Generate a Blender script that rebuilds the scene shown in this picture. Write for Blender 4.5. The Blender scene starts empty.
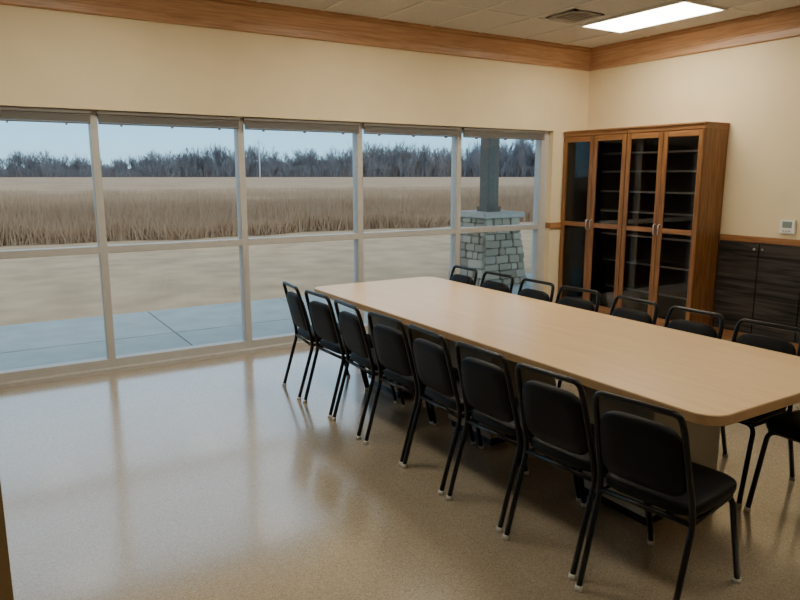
import bpy, bmesh, math, random
import numpy as np
from mathutils import Vector, Matrix, Euler
random.seed(7); np.random.seed(7)
scene=bpy.context.scene

# ------------------------------------------------------------------ materials
def newmat(name):
    m=bpy.data.materials.new(name); m.use_nodes=True
    nt=m.node_tree; b=nt.nodes['Principled BSDF']; return m,nt,b
def plain(name,col,rough=.5,metal=0,spec=.5,noise=0,nscale=20,bump=0):
    m,nt,b=newmat(name)
    b.inputs['Roughness'].default_value=rough; b.inputs['Metallic'].default_value=metal
    b.inputs['Specular IOR Level'].default_value=spec
    b.inputs['Base Color'].default_value=(*col,1)
    if noise or bump:
        g=nt.nodes.new('ShaderNodeNewGeometry'); n=nt.nodes.new('ShaderNodeTexNoise')
        n.inputs['Scale'].default_value=nscale; n.inputs['Detail'].default_value=4
        nt.links.new(g.outputs['Position'],n.inputs['Vector'])
        if noise:
            r=nt.nodes.new('ShaderNodeValToRGB')
            r.color_ramp.elements[0].position=.3; r.color_ramp.elements[1].position=.7
            r.color_ramp.elements[0].color=(*[c*(1-noise) for c in col],1)
            r.color_ramp.elements[1].color=(*[min(1,c*(1+noise)) for c in col],1)
            nt.links.new(n.outputs['Fac'],r.inputs['Fac']); nt.links.new(r.outputs['Color'],b.inputs['Base Color'])
        if bump:
            bp=nt.nodes.new('ShaderNodeBump'); bp.inputs['Strength'].default_value=bump; bp.inputs['Distance'].default_value=.01
            nt.links.new(n.outputs['Fac'],bp.inputs['Height']); nt.links.new(bp.outputs['Normal'],b.inputs['Normal'])
    return m
def wood(name,c1,c2,axis='Z',rough=.4,scale=18,spec=.5):
    m,nt,b=newmat(name); b.inputs['Roughness'].default_value=rough; b.inputs['Specular IOR Level'].default_value=spec
    g=nt.nodes.new('ShaderNodeNewGeometry'); mp=nt.nodes.new('ShaderNodeMapping')
    s=[1,1,1]; s['XYZ'.index(axis)]=.06
    mp.inputs['Scale'].default_value=s
    n=nt.nodes.new('ShaderNodeTexNoise'); n.inputs['Scale'].default_value=scale*3; n.inputs['Detail'].default_value=6; n.inputs['Distortion'].default_value=.6
    r=nt.nodes.new('ShaderNodeValToRGB'); r.color_ramp.elements[0].position=.35; r.color_ramp.elements[1].position=.65
    r.color_ramp.elements[0].color=(*c1,1); r.color_ramp.elements[1].color=(*c2,1)
    nt.links.new(g.outputs['Position'],mp.inputs['Vector']); nt.links.new(mp.outputs['Vector'],n.inputs['Vector'])
    nt.links.new(n.outputs['Fac'],r.inputs['Fac']); nt.links.new(r.outputs['Color'],b.inputs['Base Color'])
    return m
def island(name,stops,rough=.9):
    m,nt,b=newmat(name); b.inputs['Roughness'].default_value=rough; b.inputs['Specular IOR Level'].default_value=.1
    g=nt.nodes.new('ShaderNodeNewGeometry'); r=nt.nodes.new('ShaderNodeValToRGB')
    els=r.color_ramp.elements
    while len(els)<len(stops): els.new(.5)
    for e,(p,c) in zip(els,stops): e.position=p; e.color=(*c,1)
    nt.links.new(g.outputs['Random Per Island'],r.inputs['Fac']); nt.links.new(r.outputs['Color'],b.inputs['Base Color'])
    return m

M_wall=plain('wall_paint',(.75,.62,.395),.75,noise=.03,nscale=3,bump=.05)
M_casing=plain('tan_casing',(.30,.21,.10),.6)
M_ceil=plain('ceiling_tile',(.56,.54,.50),.9,noise=.12,nscale=90,bump=.3)
M_grid=plain('ceiling_bar',(.66,.64,.59),.6)
M_alu=plain('aluminium_frame',(.54,.53,.51),.4,metal=.2,noise=.03)
M_crX=wood('oak_crown_x',(.36,.19,.09),(.50,.29,.155),'X')
M_crY=wood('oak_crown_y',(.36,.19,.09),(.50,.29,.155),'Y')
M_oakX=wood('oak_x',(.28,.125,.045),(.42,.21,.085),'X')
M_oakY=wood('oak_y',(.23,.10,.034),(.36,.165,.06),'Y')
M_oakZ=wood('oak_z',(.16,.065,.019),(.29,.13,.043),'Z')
M_caseint=plain('case_interior',(.11,.09,.072),.6)
M_shelf=plain('shelf_edge',(.48,.44,.40),.5)
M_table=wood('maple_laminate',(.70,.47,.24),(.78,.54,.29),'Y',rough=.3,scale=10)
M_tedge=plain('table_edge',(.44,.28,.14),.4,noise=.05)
M_ped=plain('grey_laminate',(.38,.35,.30),.5,noise=.04,nscale=60)
M_vinyl=plain('black_vinyl',(.004,.004,.0045),.5,spec=.14,noise=.2,nscale=300,bump=.1)
M_frame=plain('black_tube',(.004,.004,.005),.3,spec=.28)
M_glide=plain('foot_glide',(.6,.58,.52),.4)
M_darklam=wood('dark_laminate',(.013,.011,.010),(.060,.051,.044),'Y',rough=.5,scale=9,spec=.15)
M_knob=plain('steel_knob',(.6,.6,.6),.3,metal=.9)
M_white=plain('white_plastic',(.75,.74,.7),.4)
M_screen=plain('lcd_screen',(.22,.27,.24),.2)
M_vent=plain('vent_metal',(.30,.28,.25),.5)
M_ventdark=plain('vent_dark',(.03,.03,.03),.8)
M_blind=plain('blind_slat',(.17,.16,.145),.5,noise=.05)
M_conc=plain('concrete',(.35,.43,.45),.85,noise=.10,nscale=3,bump=.1)
M_mown=plain('mown_grass',(.50,.375,.24),.95,noise=.18,nscale=1.3,bump=.5,spec=.1)
M_canopy=plain('prairie_canopy',(.46,.325,.21),.95,noise=.14,nscale=.35,spec=.1)
M_blade=island('prairie_grass_blade',[(0,(.44,.30,.195)),(.35,(.50,.345,.225)),(.7,(.56,.395,.26)),(1,(.64,.475,.32))])
M_stone=island('pier_stone',[(0,(.26,.22,.16)),(.4,(.39,.335,.255)),(.75,(.47,.41,.315)),(1,(.31,.275,.23))])
M_mortar=plain('mortar',(.20,.18,.16),.9)
M_cap=plain('cap_stone',(.44,.41,.365),.8,noise=.08)
M_post=plain('porch_post_wood',(.15,.13,.11),.7,noise=.1)
M_tree=island('bare_tree_hazed',[(0,(.20,.21,.25)),(.5,(.27,.275,.30)),(1,(.37,.35,.35))])  # pale grey distance haze is put into the tree colour itself
M_brush=plain('brush',(.24,.24,.26),1,noise=.2,nscale=.2,spec=0)
M_pole=plain('painted_pole',(.7,.72,.74),.5)

def glassmat(name,refl,tint):
    m=bpy.data.materials.new(name); m.use_nodes=True; nt=m.node_tree
    nt.nodes.clear(); o=nt.nodes.new('ShaderNodeOutputMaterial')
    t=nt.nodes.new('ShaderNodeBsdfTransparent'); t.inputs[0].default_value=(*tint,1)
    g=nt.nodes.new('ShaderNodeBsdfGlossy'); g.inputs['Roughness'].default_value=.02
    f=nt.nodes.new('ShaderNodeFresnel'); f.inputs[0].default_value=refl
    mx=nt.nodes.new('ShaderNodeMixShader')
    nt.links.new(f.outputs[0],mx.inputs[0]); nt.links.new(t.outputs[0],mx.inputs[1]); nt.links.new(g.outputs[0],mx.inputs[2])
    nt.links.new(mx.outputs[0],o.inputs[0]); return m
M_glass=glassmat('window_glass',1.35,(.96,.98,.99))
M_cglass=glassmat('cabinet_glass',1.5,(.78,.78,.78))

# floor: speckled, waxed vinyl tile
M_floor,nt,b=newmat('speckled_vinyl_floor')
g=nt.nodes.new('ShaderNodeNewGeometry')
n1=nt.nodes.new('ShaderNodeTexVoronoi'); n1.inputs['Scale'].default_value=230
sc=nt.nodes.new('ShaderNodeSeparateColor')
n2=nt.nodes.new('ShaderNodeTexNoise'); n2.inputs['Scale'].default_value=1.2; n2.inputs['Detail'].default_value=3
r=nt.nodes.new('ShaderNodeValToRGB'); r.color_ramp.elements[0].position=0; r.color_ramp.elements[1].position=1
r.color_ramp.elements[0].color=(.31,.245,.165,1); r.color_ramp.elements[1].color=(.53,.45,.34,1)
for p,c in ((.2,(.375,.305,.21,1)),(.75,(.44,.365,.26,1))):
    e_=r.color_ramp.elements.new(p); e_.color=c
br=nt.nodes.new('ShaderNodeTexBrick'); br.offset=0; br.squash=1
br.inputs['Scale'].default_value=1; br.inputs['Brick Width'].default_value=.305; br.inputs['Row Height'].default_value=.305; br.inputs['Mortar Size'].default_value=.0014
br.inputs['Color1'].default_value=(1,1,1,1); br.inputs['Color2'].default_value=(.97,.97,.97,1); br.inputs['Mortar'].default_value=(.86,.84,.82,1)
mx=nt.nodes.new('ShaderNodeMix'); mx.data_type='RGBA'; mx.blend_type='MULTIPLY'; mx.inputs[0].default_value=1
for n in (n1,n2,br): nt.links.new(g.outputs['Position'],n.inputs['Vector'])
nt.links.new(n1.outputs['Color'],sc.inputs[0]); nt.links.new(sc.outputs[0],r.inputs['Fac'])
nt.links.new(r.outputs['Color'],mx.inputs[6]); nt.links.new(br.outputs['Color'],mx.inputs[7])
nt.links.new(mx.outputs[2],b.inputs['Base Color'])
mr=nt.nodes.new('ShaderNodeMapRange'); mr.inputs[3].default_value=.15; mr.inputs[4].default_value=.26
nt.links.new(n2.outputs['Fac'],mr.inputs[0]); nt.links.new(mr.outputs[0],b.inputs['Roughness'])
b.inputs['Specular IOR Level'].default_value=1.0
b.inputs['Coat Weight'].default_value=1; b.inputs['Coat Roughness'].default_value=.13; b.inputs['Coat IOR'].default_value=1.7
bp=nt.nodes.new('ShaderNodeBump'); bp.inputs['Strength'].default_value=.06; bp.inputs['Distance'].default_value=.01
nt.links.new(n2.outputs['Fac'],bp.inputs['Height']); nt.links.new(bp.outputs['Normal'],b.inputs['Normal']); nt.links.new(bp.outputs['Normal'],b.inputs['Coat Normal'])

# ------------------------------------------------------------------ mesh builder
class MB:
    def __init__(s): s.v=[]; s.f=[]; s.m=[]; s.sm=[]; s.mats=[]
    def mi(s,mat):
        if mat not in s.mats: s.mats.append(mat)
        return s.mats.index(mat)
    def add(s,vs,fs,mat,smooth=False):
        o=len(s.v); s.v+= [tuple(v) for v in vs]; i=s.mi(mat)
        for f in fs: s.f.append([o+k for k in f]); s.m.append(i); s.sm.append(smooth)
    def box(s,x0,x1,y0,y1,z0,z1,mat,bev=0,M=None):
        bm=bmesh.new(); bmesh.ops.create_cube(bm,size=1)
        for v in bm.verts: v.co=Vector(((x0+x1)/2+v.co.x*(x1-x0),(y0+y1)/2+v.co.y*(y1-y0),(z0+z1)/2+v.co.z*(z1-z0)))
        if bev: bmesh.ops.bevel(bm,geom=bm.edges[:],offset=bev,segments=2,affect='EDGES')
        if M: bmesh.ops.transform(bm,matrix=M,verts=bm.verts)
        bm.verts.index_update()
        s.add([v.co[:] for v in bm.verts],[[v.index for v in f.verts] for f in bm.faces],mat); bm.free()
    def tube(s,pts,r,mat,seg=10,caps=True):
        pts=[Vector(p) for p in pts]; n=len(pts); vs=[];fs=[]
        t0=(pts[1]-pts[0]).normalized(); up=Vector((0,0,1)) if abs(t0.z)<.9 else Vector((1,0,0))
        nrm=t0.cross(up).normalized()
        for i,p in enumerate(pts):
            t=((pts[min(i+1,n-1)]-pts[max(i-1,0)])).normalized()
            nrm=(nrm-t*nrm.dot(t)).normalized(); bn=t.cross(nrm)
            rr=r[i] if isinstance(r,(list,tuple)) else r
            for k in range(seg):
                a=2*math.pi*k/seg; vs.append(p+(nrm*math.cos(a)+bn*math.sin(a))*rr)
        for i in range(n-1):
            for k in range(seg):
                k2=(k+1)%seg; fs.append([i*seg+k,i*seg+k2,(i+1)*seg+k2,(i+1)*seg+k])
        if caps: fs.append(list(range(seg))[::-1]); fs.append([(n-1)*seg+k for k in range(seg)])
        s.add(vs,fs,mat,True)
    def pad(s,c,u,v,n,hu,hv,th,mat,p=4,N=40,dome=.25,taper=0):
        c,u,v,n=Vector(c),Vector(u).normalized(),Vector(v).normalized(),Vector(n).normalized()
        prof=[(.0,-.5-dome*.3),(.6,-.5-dome*.2),(.93,-.45),(.985,-.3),(1,-.1),(1,.12),(.985,.3),(.93,.45),(.8,.5+dome*.3),(.5,.5+dome*.8),(.25,.5+dome)]
        vs=[];fs=[]
        for sc,t in prof[1:]:
            for k in range(N):
                a=2*math.pi*k/N; ca,sa=math.cos(a),math.sin(a)
                x=math.copysign(abs(ca)**(2/p),ca); y=math.copysign(abs(sa)**(2/p),sa)
                vs.append(c+u*x*hu*sc*(1-taper*y)+v*y*hv*sc+n*t*th)
        R=len(prof)-1
        for i in range(R-1):
            for k in range(N):
                k2=(k+1)%N; fs.append([i*N+k,i*N+k2,(i+1)*N+k2,(i+1)*N+k])
        fs.append(list(range(N))[::-1]); fs.append([(R-1)*N+k for k in range(N)])
        s.add(vs,fs,mat,True)
    def mesh(s,name):
        me=bpy.data.meshes.new(name); me.from_pydata(s.v,[],s.f)
        for m in s.mats: me.materials.append(m)
        me.polygons.foreach_set('material_index',s.m); me.polygons.foreach_set('use_smooth',s.sm)
        me.update(); return me
    def obj(s,name,origin=None,parent=None):
        if origin is not None:
            o=Vector(origin); s.v=[(x-o.x,y-o.y,z-o.z) for x,y,z in s.v]
        ob=bpy.data.objects.new(name,s.mesh(name)); scene.collection.objects.link(ob)
        if origin is not None: ob.location=origin
        if parent: 
            ob.parent=parent; ob.matrix_parent_inverse=Matrix.Translation(-Vector(parent.location))
        return ob
def bx(name,x0,x1,y0,y1,z0,z1,mat,bev=0,parent=None):
    m=MB(); m.box(x0,x1,y0,y1,z0,z1,mat,bev)
    return m.obj(name,((x0+x1)/2,(y0+y1)/2,(z0+z1)/2),parent)
def empty(name,loc=(0,0,0)):
    e=bpy.data.objects.new(name,None); e.location=loc; scene.collection.objects.link(e); return e

# ------------------------------------------------------------------ room
XR=6.535; YW=6.10; YG=6.22; XL=-3.2; YB=-2.2; H=3.15
ZT=2.19
MX=[-2.80,-1.56,-.325,.91,2.145,3.38,4.63,5.885]
XJ=5.97
bx('floor',XL-.15,XR+.15,YB-.15,YW+.22,-.12,0,M_floor)
bx('ceiling',XL-.15,XR+.15,YB-.15,YW+.22,H,H+.12,M_ceil)
bx('wall_right',XR,XR+.15,YB,YW+.22,0,H,M_wall)
bx('wall_back',XL-.15,XR+.15,YB-.15,YB,0,H,M_wall)
bx('wall_left',XL-.15,XL,YB,YW+.22,0,H,M_wall)
m=MB(); m.box(XL,XR,YW,YW+.22,ZT,H,M_wall); m.box(XJ,XR,YW,YW+.22,0,ZT,M_wall); m.box(XL,-2.86,YW,YW+.22,0,ZT,M_wall)
m.obj('wall_window',(0,YW,0))
m=MB(); m.box(XL,-.05,1.27,1.39,0,H,M_wall); m.obj('wall_partition',(-1.5,1.33,0))
bx('trim_1',-.05,-.003,1.255,1.405,0,H,M_casing,.004)

prof=[(0,H-.235),(.022,H-.235),(.026,H-.225),(.026,H-.165),(.034,H-.158),(.034,H-.150),(.045,H-.135),(.07,H-.10),(.10,H-.07),(.115,H-.055),(.125,H-.050),(.125,H-.03),(.14,H-.024),(.14,H),(0,H)]
def crown(name,kind,mat):
    m=MB(); n=len(prof); vs=[]
    def P(d,z,e):
        if kind=='w': return ((XL+d) if e==0 else (XR-d),YW-d,z)
        if kind=='r': return (XR-d,(YW-d) if e==0 else (YB+d),z)
        if kind=='l': return (XL+d,(YW-d) if e==0 else (YB+d),z)
        return ((XL+d) if e==0 else (XR-d),YB+d,z)
    for e in (0,1):
        for d,z in prof: vs.append(P(d,z,e))
    fs=[[i,(i+1)%n,n+(i+1)%n,n+i] for i in range(n)]
    m.add(vs,fs,mat); return m.obj(name)
crown('trim_2','w',M_crX); crown('trim_3','r',M_crY); crown('trim_4','l',M_crY); crown('trim_5','b',M_crX)

m=MB(); m.box(XJ,XR-.001,YW-.022,YW,1.03,1.10,M_oakX,.004); m.box(XJ-.012,XJ,YW-.022,YG-.05,1.03,1.10,M_oakX,.004); m.obj('trim_6',(6.3,YW,1.06))
m=MB(); m.box(XR-.03,XR,YB+.03,4.20,1.015,1.075,M_oakY,.006); m.obj('trim_7',(XR,1,1.04))
bx('baseboard_window',XJ,XR-.02,YW-.015,YW,0,.10,M_oakX)
bx('baseboard_back',XL+.02,XR-.05,YB,YB+.015,0,.10,M_oakX)
bx('baseboard_left',XL,XL+.015,YB+.02,YW-.02,0,.10,M_oakY)
bx('baseboard_right',XR-.02,XR,YB+.02,4.20,0,.10,M_oakY)

m=MB()
xs=[5.325+.61*k for k in range(-14,3)]; ys=[3.93+1.22*k for k in range(-5,2)]
for x in xs:
    if XL+.15<x<XR-.15: m.box(x-.012,x+.012,YB+.14,YW-.14,H-.006,H,M_grid)
for y in ys:
    if YB+.15<y<YW-.15: m.box(XL+.14,XR-.14,y-.012,y+.012,H-.006,H,M_grid)
m.obj('ceiling_grid',(2,2,H))

def emis(name,col,s):
    mm=bpy.data.materials.new(name); mm.use_nodes=True; nt=mm.node_tree; nt.nodes.clear()
    o=nt.nodes.new('ShaderNodeOutputMaterial'); e=nt.nodes.new('ShaderNodeEmission'); e.inputs[0].default_value=(*col,1); e.inputs[1].default_value=s
    nt.links.new(e.outputs[0],o.inputs[0]); return mm
M_em=emis('troffer_diffuser',(1,.91,.74),22.0)
M_em2=emis('troffer_diffuser_dimmed',(1,.91,.74),9.0)
for (cx,cy) in [(5.63,4.54),(3.19,4.42),(.75,4.42),(5.63,.88),(3.19,.88),(.75,.88)]:
    m=MB()
    x0,x1,y0,y1=cx-.30,cx+.30,cy-.60,cy+.60
    m.box(x0,x1,y0,y1,H-.012,H-.009,M_em if cy>2 else M_em2)
    for a in ((x0-.005,x0+.02,y0,y1),(x1-.02,x1+.005,y0,y1),(x0,x1,y0-.005,y0+.02),(x0,x1,y1-.02,y1+.005)):
        m.box(a[0],a[1],a[2],a[3],H-.02,H-.001,M_white)
    m.obj('ceiling_light',(cx,cy,H))
m=MB(); vx,vy=4.98,4.87
m.box(vx-.18,vx+.18,vy-.18,vy+.18,H-.010,H-.007,M_ventdark)
for a in ((-.19,-.15,-.19,.19),(.15,.19,-.19,.19),(-.19,.19,-.19,-.15),(-.19,.19,.15,.19)):
    m.box(vx+a[0],vx+a[1],vy+a[2],vy+a[3],H-.016,H-.006,M_vent)
for k in range(6): 
    y=vy-.13+k*.05; m.box(vx-.15,vx+.15,y,y+.022,H-.016,H-.010,M_vent)
m.obj('air_vent',(vx,vy,H))

# ------------------------------------------------------------------ window wall
fw=.03; fd0,fd1=YG-.05,YG+.06
for i in range(7):
    e=empty('window_%d'%(i+1),((MX[i]+MX[i+1])/2,YG,1.1))
    def part(nm,x0,x1,y0,y1,z0,z1,mat,bev=0): return bx(nm,x0,x1,y0,y1,z0,z1,mat,bev,e)
    xa,xb=MX[i],MX[i+1]
    part('mullion_left',xa-fw,xa+fw,fd0,fd1,0.0,ZT,M_alu,.003)
    if i==6: part('mullion_right',xb-fw,XJ,fd0,fd1,0.0,ZT,M_alu,.003)
    r_=xb-fw; l_=xa+fw
    part('sill',l_,r_,fd0,fd1,0.0,.10,M_alu,.003)
    part('transom',l_,r_,fd0,fd1,1.02,1.08,M_alu,.003)
    part('head',l_,r_,fd0,fd1,ZT-.06,ZT,M_alu,.003)
    part('glass_lower',l_,r_,YG,YG+.006,.10,1.02,M_glass)
    part('glass_upper',l_,r_,YG,YG+.006,1.08,ZT-.06,M_glass)
    m=MB(); m.box(l_-.01,r_+.01,YG-.10,YG-.06,ZT-.035,ZT-.002,M_blind,.003)
    for k in range(9):
        z=ZT-.043-k*.0065; m.box(l_,r_,YG-.10,YG-.065,z-.0022,z+.0022,M_blind)
    m.box(l_,r_,YG-.10,YG-.065,ZT-.112,ZT-.100,M_blind,.003)
    for t in (.15,.5,.85):
        xx=l_+(r_-l_)*t; m.box(xx-.006,xx+.006,YG-.103,YG-.062,ZT-.125,ZT-.11,M_blind)
    m.obj('blind',(l_,YG-.08,ZT),e)
bx('trim_8',-2.86,XJ,YW,fd0,0,.03,M_alu)

# ------------------------------------------------------------------ bookcase
e=empty('glass_door_bookcase',(6.33,5.14,0))
def bp_(nm,mb): return mb.obj(nm,(6.33,5.14,0),e)
BX0,BX1,BY0,BY1,BH=6.135,6.525,4.21,6.085,2.165
mid=(BY0+BY1)/2
for ui,(a,b_) in enumerate([(BY0,mid-.002),(mid+.002,BY1)]):
    m=MB()
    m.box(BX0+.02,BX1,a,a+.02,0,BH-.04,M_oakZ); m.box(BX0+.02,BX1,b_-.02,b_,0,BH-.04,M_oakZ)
    m.box(BX1-.01,BX1,a+.02,b_-.02,.08,BH-.04,M_caseint)
    m.box(BX0+.03,BX1-.01,a+.02,b_-.02,.08,.10,M_caseint)
    m.box(BX0+.04,BX0+.06,a+.02,b_-.02,0,.09,M_oakY)
    m.box(BX0+.0,BX1,a,b_,BH-.045,BH,M_oakY,.004)
    for z in (.40,.70,1.0,1.26,1.48,1.70,1.90):
        m.box(BX0+.05,BX1-.01,a+.02,b_-.02,z,z+.02,M_caseint); m.box(BX0+.045,BX0+.05,a+.02,b_-.02,z,z+.02,M_shelf)
    bp_('carcass_%d'%(ui+1),m)
    md=(a+b_)/2; sw=.055
    for di,(c,d) in enumerate([(a+.003,md-.002),(md+.002,b_-.003)]):
        m=MB(); z0,z1=.09,BH-.05
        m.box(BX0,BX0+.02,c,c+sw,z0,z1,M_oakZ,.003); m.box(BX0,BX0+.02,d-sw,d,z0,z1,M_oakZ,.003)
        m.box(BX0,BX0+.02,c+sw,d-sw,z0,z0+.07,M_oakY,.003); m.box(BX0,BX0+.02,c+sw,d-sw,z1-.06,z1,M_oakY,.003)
        m.box(BX0+.002,BX0+.02,c+sw,d-sw,1.07,1.12,M_oakY,.003)
        m.box(BX0+.008,BX0+.012,c+sw,d-sw,z0+.07,z1-.06,M_cglass)
        hy=(d-sw/2) if di==0 else (c+sw/2)
        m.tube([(BX0,hy,1.04),(BX0-.03,hy,1.05),(BX0-.03,hy,1.15),(BX0,hy,1.16)],.006,M_knob)
        bp_('door_%d_%d'%(ui+1,di+1),m)
m=MB()
m.box(BX0-.015,BX1,BY0-.015,BY1,BH,BH+.02,M_oakY,.005); bp_('top_moulding',m)

# ------------------------------------------------------------------ low built-in cabinets
e=empty('built_in_cabinet',(XR,1.2,.5))
y=4.195; k=0
mm=MB(); mm.box(XR-.018,XR-.001,YB+.1,4.20,.10,1.013,M_caseint); mm.obj('carcass',(XR,1.2,.5),e)
while y>YB+.5:
    k+=1; m=MB(); m.box(XR-.038,XR-.018,y-.425,y-.004,.105,1.008,M_darklam,.002)
    ky=(y-.39) if k%2==1 else (y-.04)
    m.tube([(XR-.038,ky,.955),(XR-.05,ky,.955),(XR-.058,ky,.955)],[.006,.007,.013],M_knob)
    m.obj('door_%d'%k,(XR,y,.5),e); y-=.43
m=MB(); m.box(XR-.025,XR,3.45,3.60,1.125,1.255,M_white,.006); m.box(XR-.027,XR-.024,3.48,3.57,1.18,1.24,M_screen)
for q in range(3): m.box(XR-.028,XR-.024,3.49+q*.028,3.507+q*.028,1.145,1.156,M_vent)
m.obj('thermostat',(XR,3.525,1.19))

# ------------------------------------------------------------------ conference table
e=empty('conference_table',(2.97,3.32,0))
def rr(x0,x1,y0,y1,rad,n=10):
    pts=[]
    for cx,cy,a0 in ((x1-rad,y1-rad,0),(x0+rad,y1-rad,90),(x0+rad,y0+rad,180),(x1-rad,y0+rad,270)):
        for i in range(n+1):
            a=math.radians(a0+90*i/n); pts.append((cx+rad*math.cos(a),cy+rad*math.sin(a)))
    return pts
TX0,TX1,TY0,TY1=2.36,3.59,1.48,5.21
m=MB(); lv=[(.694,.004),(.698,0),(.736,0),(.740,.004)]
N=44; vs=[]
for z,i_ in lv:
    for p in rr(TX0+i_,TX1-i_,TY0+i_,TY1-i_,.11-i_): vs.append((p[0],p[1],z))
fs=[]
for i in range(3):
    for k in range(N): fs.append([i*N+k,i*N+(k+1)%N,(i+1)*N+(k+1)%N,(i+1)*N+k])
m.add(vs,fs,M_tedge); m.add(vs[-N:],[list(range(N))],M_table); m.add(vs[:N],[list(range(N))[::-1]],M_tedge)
def tp(nm,mb): mb.obj(nm,(2.97,3.32,0),e)
tp('table_top',m)
for i,(a,b_) in enumerate([(1.93,2.4),(3.1,3.55),(4.2,4.65)]):
    m=MB(); m.box(2.60,3.14,a,b_,.05,.694,M_ped,.004); m.box(2.62,3.12,a+.02,b_-.02,0,.05,M_frame)
    tp('pedestal_%d'%(i+1),m)

# ------------------------------------------------------------------ chairs
def arc(pts,rad=.05,n=6):
    pts=[Vector(p) for p in pts]; out=[pts[0]]
    for i in range(1,len(pts)-1):
        a,b2,c=pts[i-1],pts[i],pts[i+1]; r1=min(rad,(a-b2).length*.48,(c-b2).length*.48)
        p0=b2+(a-b2).normalized()*r1; p1=b2+(c-b2).normalized()*r1
        for k in range(n+1):
            t=k/n; out.append(p0*(1-t)**2+b2*2*t*(1-t)+p1*t*t)
    out.append(pts[-1]); return out
m=MB(); R=.0125
m.tube(arc([(-.300,-.195,.012),(-.185,-.195,.40),(-.19,-.193,.47),(-.27,-.180,.79),(-.287,-.168,.848),(-.287,.168,.848),(-.27,.180,.79),(-.19,.193,.47),(-.185,.195,.40),(-.300,.195,.012)],.085,8),R,M_frame)
m.tube(arc([(.255,-.195,.012),(.155,-.185,.415),(.155,.185,.415),(.255,.195,.012)],.05),R,M_frame)
for s_ in (-1,1):
    m.tube([(.155,s_*.18,.415),(-.187,s_*.19,.41)],R*.9,M_frame)
    m.tube([(.258,s_*.195,0),(.253,s_*.195,.022)],.016,M_glide); m.tube([(-.302,s_*.195,0),(-.297,s_*.195,.022)],.016,M_glide)
m.tube([(-.187,-.19,.41),(-.187,.19,.41)],R*.9,M_frame)
m.pad((.01,0,.452),(0,1,0),(1,0,0),(0,0,1),.205,.210,.055,M_vinyl,p=5,dome=.3)
bd=Vector((-.085,0,.33)).normalized(); bn=Vector((bd.z,0,-bd.x))
m.pad(Vector((-.228,0,.643)),(0,1,0),bd,bn,.174,.148,.045,M_vinyl,p=4.5,dome=.3,taper=.05)
chair=m.mesh('stacking_chair')
def put(x,y,rot):
    o=bpy.data.objects.new('stacking_chair',chair); scene.collection.objects.link(o)
    o.location=(x,y,0); o.rotation_euler=(0,0,math.radians(rot))
ysL=[4.74,4.31,3.84,3.38,2.93,2.49,2.04,1.60]; rl=[-6,2,-3,3,-2,2,4,8]
for y,a in zip(ysL,rl): put(2.28,y,a)
ysR=[4.84,4.36,3.90,3.44,2.97,2.50,2.03,1.57]; rR=[178,182,179,184,177,181,183,178]
for y,a in zip(ysR,rR): put(3.425,y,a)

# ------------------------------------------------------------------ outside
m=MB()
for k in range(-6,8):
    xa=1.82+1.83*k; 
    m.box(xa+.006,xa+1.83-.006,6.34,7.70,-.2,-.08,M_conc,.004); m.box(xa+.006,xa+1.83-.006,7.712,9.15,-.2,-.08,M_conc,.004)
m.obj('concrete_patio',(2,8,-.1))
bx('ground',-400,700,9.15,700,-.3,-.10,M_mown)
bx('ground_foundation',-12,20,6.33,9.16,-.3,-.13,M_mortar)
PX,PY=7.18,8.75
e=empty('stone_porch_pier',(PX,PY,-.08))
def op(nm,mb): mb.obj(nm,(PX,PY,-.08),e)
m=MB(); h0,h1=-.08,1.0; w0,w1=.46,.34
def wz(z): return w0+(w1-w0)*(z-h0)/(h1-h0)
vs=[(PX+sx*(wz(z)-.02),PY+sy*(wz(z)-.02),z) for z in (h0,h1) for sx,sy in ((-1,-1),(1,-1),(1,1),(-1,1))]
m.add(vs,[[0,1,5,4],[1,2,6,5],[2,3,7,6],[3,0,4,7],[4,5,6,7]],M_mortar); 
for face in range(4):
    z=h0
    while z<h1-.02:
        hh=min(random.uniform(.08,.17),h1-z); 
        if h1-(z+hh)<.06: hh=h1-z
        w=wz(z+hh/2); u=-w
        while u<w-.01:
            L=random.uniform(.12,.34)
            if w-(u+L)<.09: L=w-u
            Mx=Matrix.Translation((PX,PY,0))@Matrix.Rotation(math.radians(90*face),4,'Z')
            tilt=math.atan((w0-w1)/(h1-h0))
            Ml=Mx@Matrix.Translation((u+L/2,-w,z+hh/2))@Matrix.Rotation(-tilt,4,'X')@Matrix.Rotation(random.uniform(-.05,.05),4,'Y')
            pr=random.uniform(.0,.03)
            m.box(-L/2+.004,L/2-.004,-.01-pr,.05,-hh/2+.004,hh/2-.004,M_stone,.012,Ml)
            u+=L
        z+=hh
op('pier',m)
m=MB(); m.box(PX-.42,PX+.42,PY-.42,PY+.42,1.0,1.09,M_cap,.015); op('cap_stone',m)
m=MB(); m.box(PX-.11,PX+.11,PY-.11,PY+.11,1.09,2.9,M_post,.006); m.box(PX-.14,PX+.14,PY-.14,PY+.14,1.09,1.17,M_post,.006); op('post',m)
m=MB(); m.box(5.6,12.5,PY-.15,PY+.15,2.9,3.2,M_post,.01); m.box(5.4,12.8,6.33,9.4,3.2,3.35,M_post,.01); op('porch_roof',m)

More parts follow.
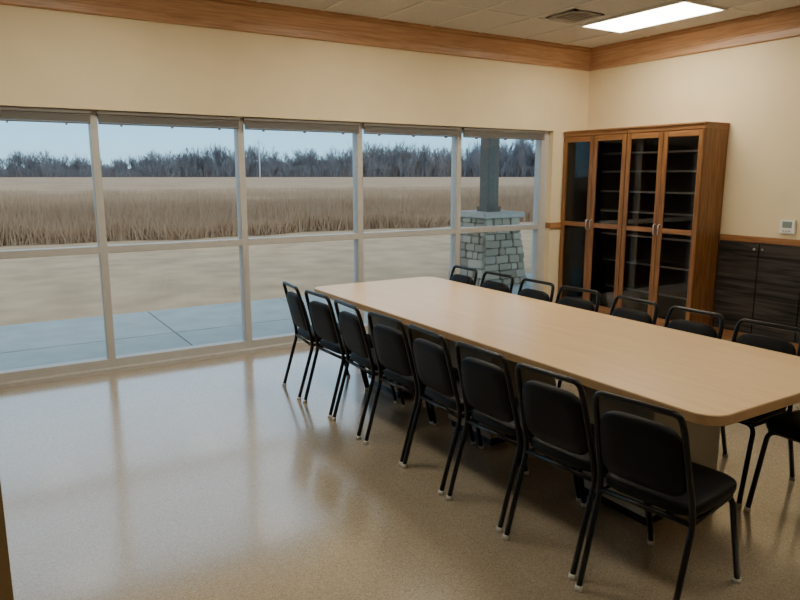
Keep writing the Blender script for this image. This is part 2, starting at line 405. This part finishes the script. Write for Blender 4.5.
# prairie grass
pg=empty('prairie_grass',(15,24,0))
def blades(name,n,x0,x1,y0,y1,hmin,hmax,w):
    X=np.random.uniform(x0,x1,n); Y=y0+(y1-y0)*np.random.rand(n)**1.3+.25*np.sin(X*.8)+.15*np.sin(X*2.3)
    cl=.5+.5*np.sin(X*1.7+Y)*np.sin(X*.43-Y*1.2)
    Hh=hmin+(hmax-hmin)*(.35*cl+.65*np.random.rand(n)); 
    Hh*=np.clip(.35+(Y-y0)/3.2,.35,1)
    a=np.random.uniform(0,math.pi,n); ww=w*np.random.uniform(.6,1.4,n)
    lx=np.random.normal(0,.16,n); ly=np.random.normal(0,.12,n)
    v=np.zeros((n,3,3)); v[:,0]=np.stack([X-np.cos(a)*ww,Y-np.sin(a)*ww,np.full(n,-.1)],1)
    v[:,1]=np.stack([X+np.cos(a)*ww,Y+np.sin(a)*ww,np.full(n,-.1)],1); v[:,2]=np.stack([X+lx,Y+ly,Hh],1)
    me=bpy.data.meshes.new(name); me.vertices.add(n*3); me.vertices.foreach_set('co',v.reshape(-1))
    me.loops.add(n*3); me.loops.foreach_set('vertex_index',np.arange(n*3))
    me.polygons.add(n); me.polygons.foreach_set('loop_start',np.arange(n)*3); me.update(); me.validate()
    me.materials.append(M_blade)
    o=bpy.data.objects.new(name,me); scene.collection.objects.link(o); o.parent=pg; o.matrix_parent_inverse=Matrix.Translation(-Vector(pg.location)); return o
blades('blades',260000,-14,44,19.6,31,.9,1.25,.016)
m=MB(); xsn=np.linspace(-150,420,160); ysn=np.concatenate([np.linspace(21.5,60,50),np.linspace(64,330,50)])
vs=[];fs=[]
for j,y in enumerate(ysn):
    for x in xsn: vs.append((x,y,(.85+min(1,(y-21.5)/8)*.15 if j>0 else -.1)+random.uniform(-.05,.05)))
nx=len(xsn)
for j in range(len(ysn)-1):
    for i in range(nx-1): fs.append([j*nx+i,j*nx+i+1,(j+1)*nx+i+1,(j+1)*nx+i])
m.add(vs,fs,M_canopy); m.obj('canopy',(15,24,0),pg)

# bare tree line
tl=empty('bare_treeline',(100,230,0))
def tree_segs(seed):
    rnd=random.Random(seed); segs=[]
    def grow(p,d,L,r,lv):
        q=p+d*L; segs.append((p,q,r,r*.7))
        if lv==0: return
        for k in range(3):
            nd=(d*1.0+Vector((rnd.uniform(-.65,.65),rnd.uniform(-.65,.65),rnd.uniform(0,.35)))).normalized()
            grow(p+d*L*rnd.uniform(.2,1),nd,L*rnd.uniform(.6,.82),r*.58,lv-1)
    for s in range(rnd.choice([2,2,3])):
        grow(Vector((rnd.uniform(-.18,.18),0,0)),Vector((rnd.uniform(-.3,.3),rnd.uniform(-.1,.1),1)).normalized(),.30,.012,4)
    return segs
protos=[]
for sd in range(9):
    segs=tree_segs(sd); vs=[]
    for p,q,r0,r1 in segs:
        d=(q-p).normalized(); a=d.cross(Vector((0,1,.2))).normalized(); b2=d.cross(a)
        for base,rad in ((p,max(r0,.0030)),(q,max(r1,.0018))):
            for k in range(3):
                an=k*2.0944; vs.append(base+(a*math.cos(an)+b2*math.sin(an))*rad)
    v=np.array([tuple(x) for x in vs]); v[:,2]/=v[:,2].max(); protos.append(v)
V=[]
X=-110
while X<310:
    clump=.90+.10*math.sin(X*.11)+.07*math.sin(X*.37+1)
    for row in range(4):
        pv=protos[random.randrange(9)]; hgt=(9.0+max(0,X)*.044)*random.uniform(.6,1.08)*clump
        if row==0: hgt*=.6
        a=random.uniform(0,6.28); c,s=math.cos(a),math.sin(a)
        w=pv.copy(); x_=w[:,0]*c-w[:,1]*s; y_=w[:,0]*s+w[:,1]*c
        yy=246-.3*X+row*7+random.uniform(-4,4)
        V.append(np.stack([x_*hgt*1.15+X+random.uniform(-1.5,1.5),y_*hgt+yy,w[:,2]*hgt-.1],1))
    X+=random.uniform(1.0,1.9)
V=np.concatenate(V); ns=len(V)//6; base=np.arange(ns)*6
q=np.array([[0,1,4,3],[1,2,5,4],[2,0,3,5]]); F=(base[:,None,None]+q[None]).reshape(-1,4)
me=bpy.data.meshes.new('trees'); me.vertices.add(len(V)); me.vertices.foreach_set('co',V.reshape(-1))
me.loops.add(F.size); me.loops.foreach_set('vertex_index',F.reshape(-1)); me.polygons.add(len(F)); me.polygons.foreach_set('loop_start',np.arange(len(F))*4); me.update(); me.validate()
me.materials.append(M_tree); o=bpy.data.objects.new('trees',me); scene.collection.objects.link(o); o.parent=tl; o.matrix_parent_inverse=Matrix.Translation(-Vector(tl.location))
m=MB(); X=-150; pts=[]
while X<350:
    pts.append((X,276-.3*X,3.4+max(0,X)*.024+random.uniform(-.7,.9)+.8*math.sin(X*.07))); X+=1.2
vs=[]; fs=[]
for p in pts: vs+= [(p[0],p[1],-.1),(p[0],p[1],p[2]),(p[0],p[1]+10,p[2]*.9),(p[0],p[1]+10,-.1)]
for i in range(len(pts)-1):
    a=i*4; fs+=[[a,a+4,a+5,a+1],[a+1,a+5,a+6,a+2],[a+2,a+6,a+7,a+3]]
m.add(vs,fs,M_brush); m.obj('brush',(100,230,0),tl)
for nm,px,py,hh in (('utility_pole',82,150,9.5),('utility_pole',45,120,8.0)):
    m=MB(); m.tube([(px,py,-.1),(px,py,hh)],[.14,.09],M_pole); m.tube([(px-.8,py,hh-.6),(px+.8,py,hh-.6)],.05,M_pole); m.obj(nm,(px,py,0))

# ------------------------------------------------------------------ sky
w=bpy.data.worlds.new('World'); scene.world=w; w.use_nodes=True; nt=w.node_tree
bg=nt.nodes['Background']; tc=nt.nodes.new('ShaderNodeTexCoord'); sp=nt.nodes.new('ShaderNodeSeparateXYZ'); r=nt.nodes.new('ShaderNodeValToRGB')
nt.links.new(tc.outputs['Generated'],sp.inputs[0]); nt.links.new(sp.outputs['Z'],r.inputs['Fac'])
els=r.color_ramp.elements; els[0].position=0; els[0].color=(.50,.76,.90,1); els[1].position=1; els[1].color=(.66,.68,.72,1)
x_=els.new(.04); x_.color=(.42,.78,1.0,1)
x_=els.new(.12); x_.color=(.28,.74,1.12,1)
x_=els.new(.30); x_.color=(.55,.72,.88,1)
nt.links.new(r.outputs['Color'],bg.inputs['Color']); bg.inputs['Strength'].default_value=1.75

# ------------------------------------------------------------------ camera
cam=bpy.data.cameras.new('cam'); co=bpy.data.objects.new('camera',cam); scene.collection.objects.link(co)
cam.sensor_width=36; cam.lens=680/800*36; cam.clip_end=2000; cam.clip_start=.02
co.location=(0,0,1.67); co.rotation_euler=(math.radians(90-10.4),0,math.radians(-32))
scene.camera=co
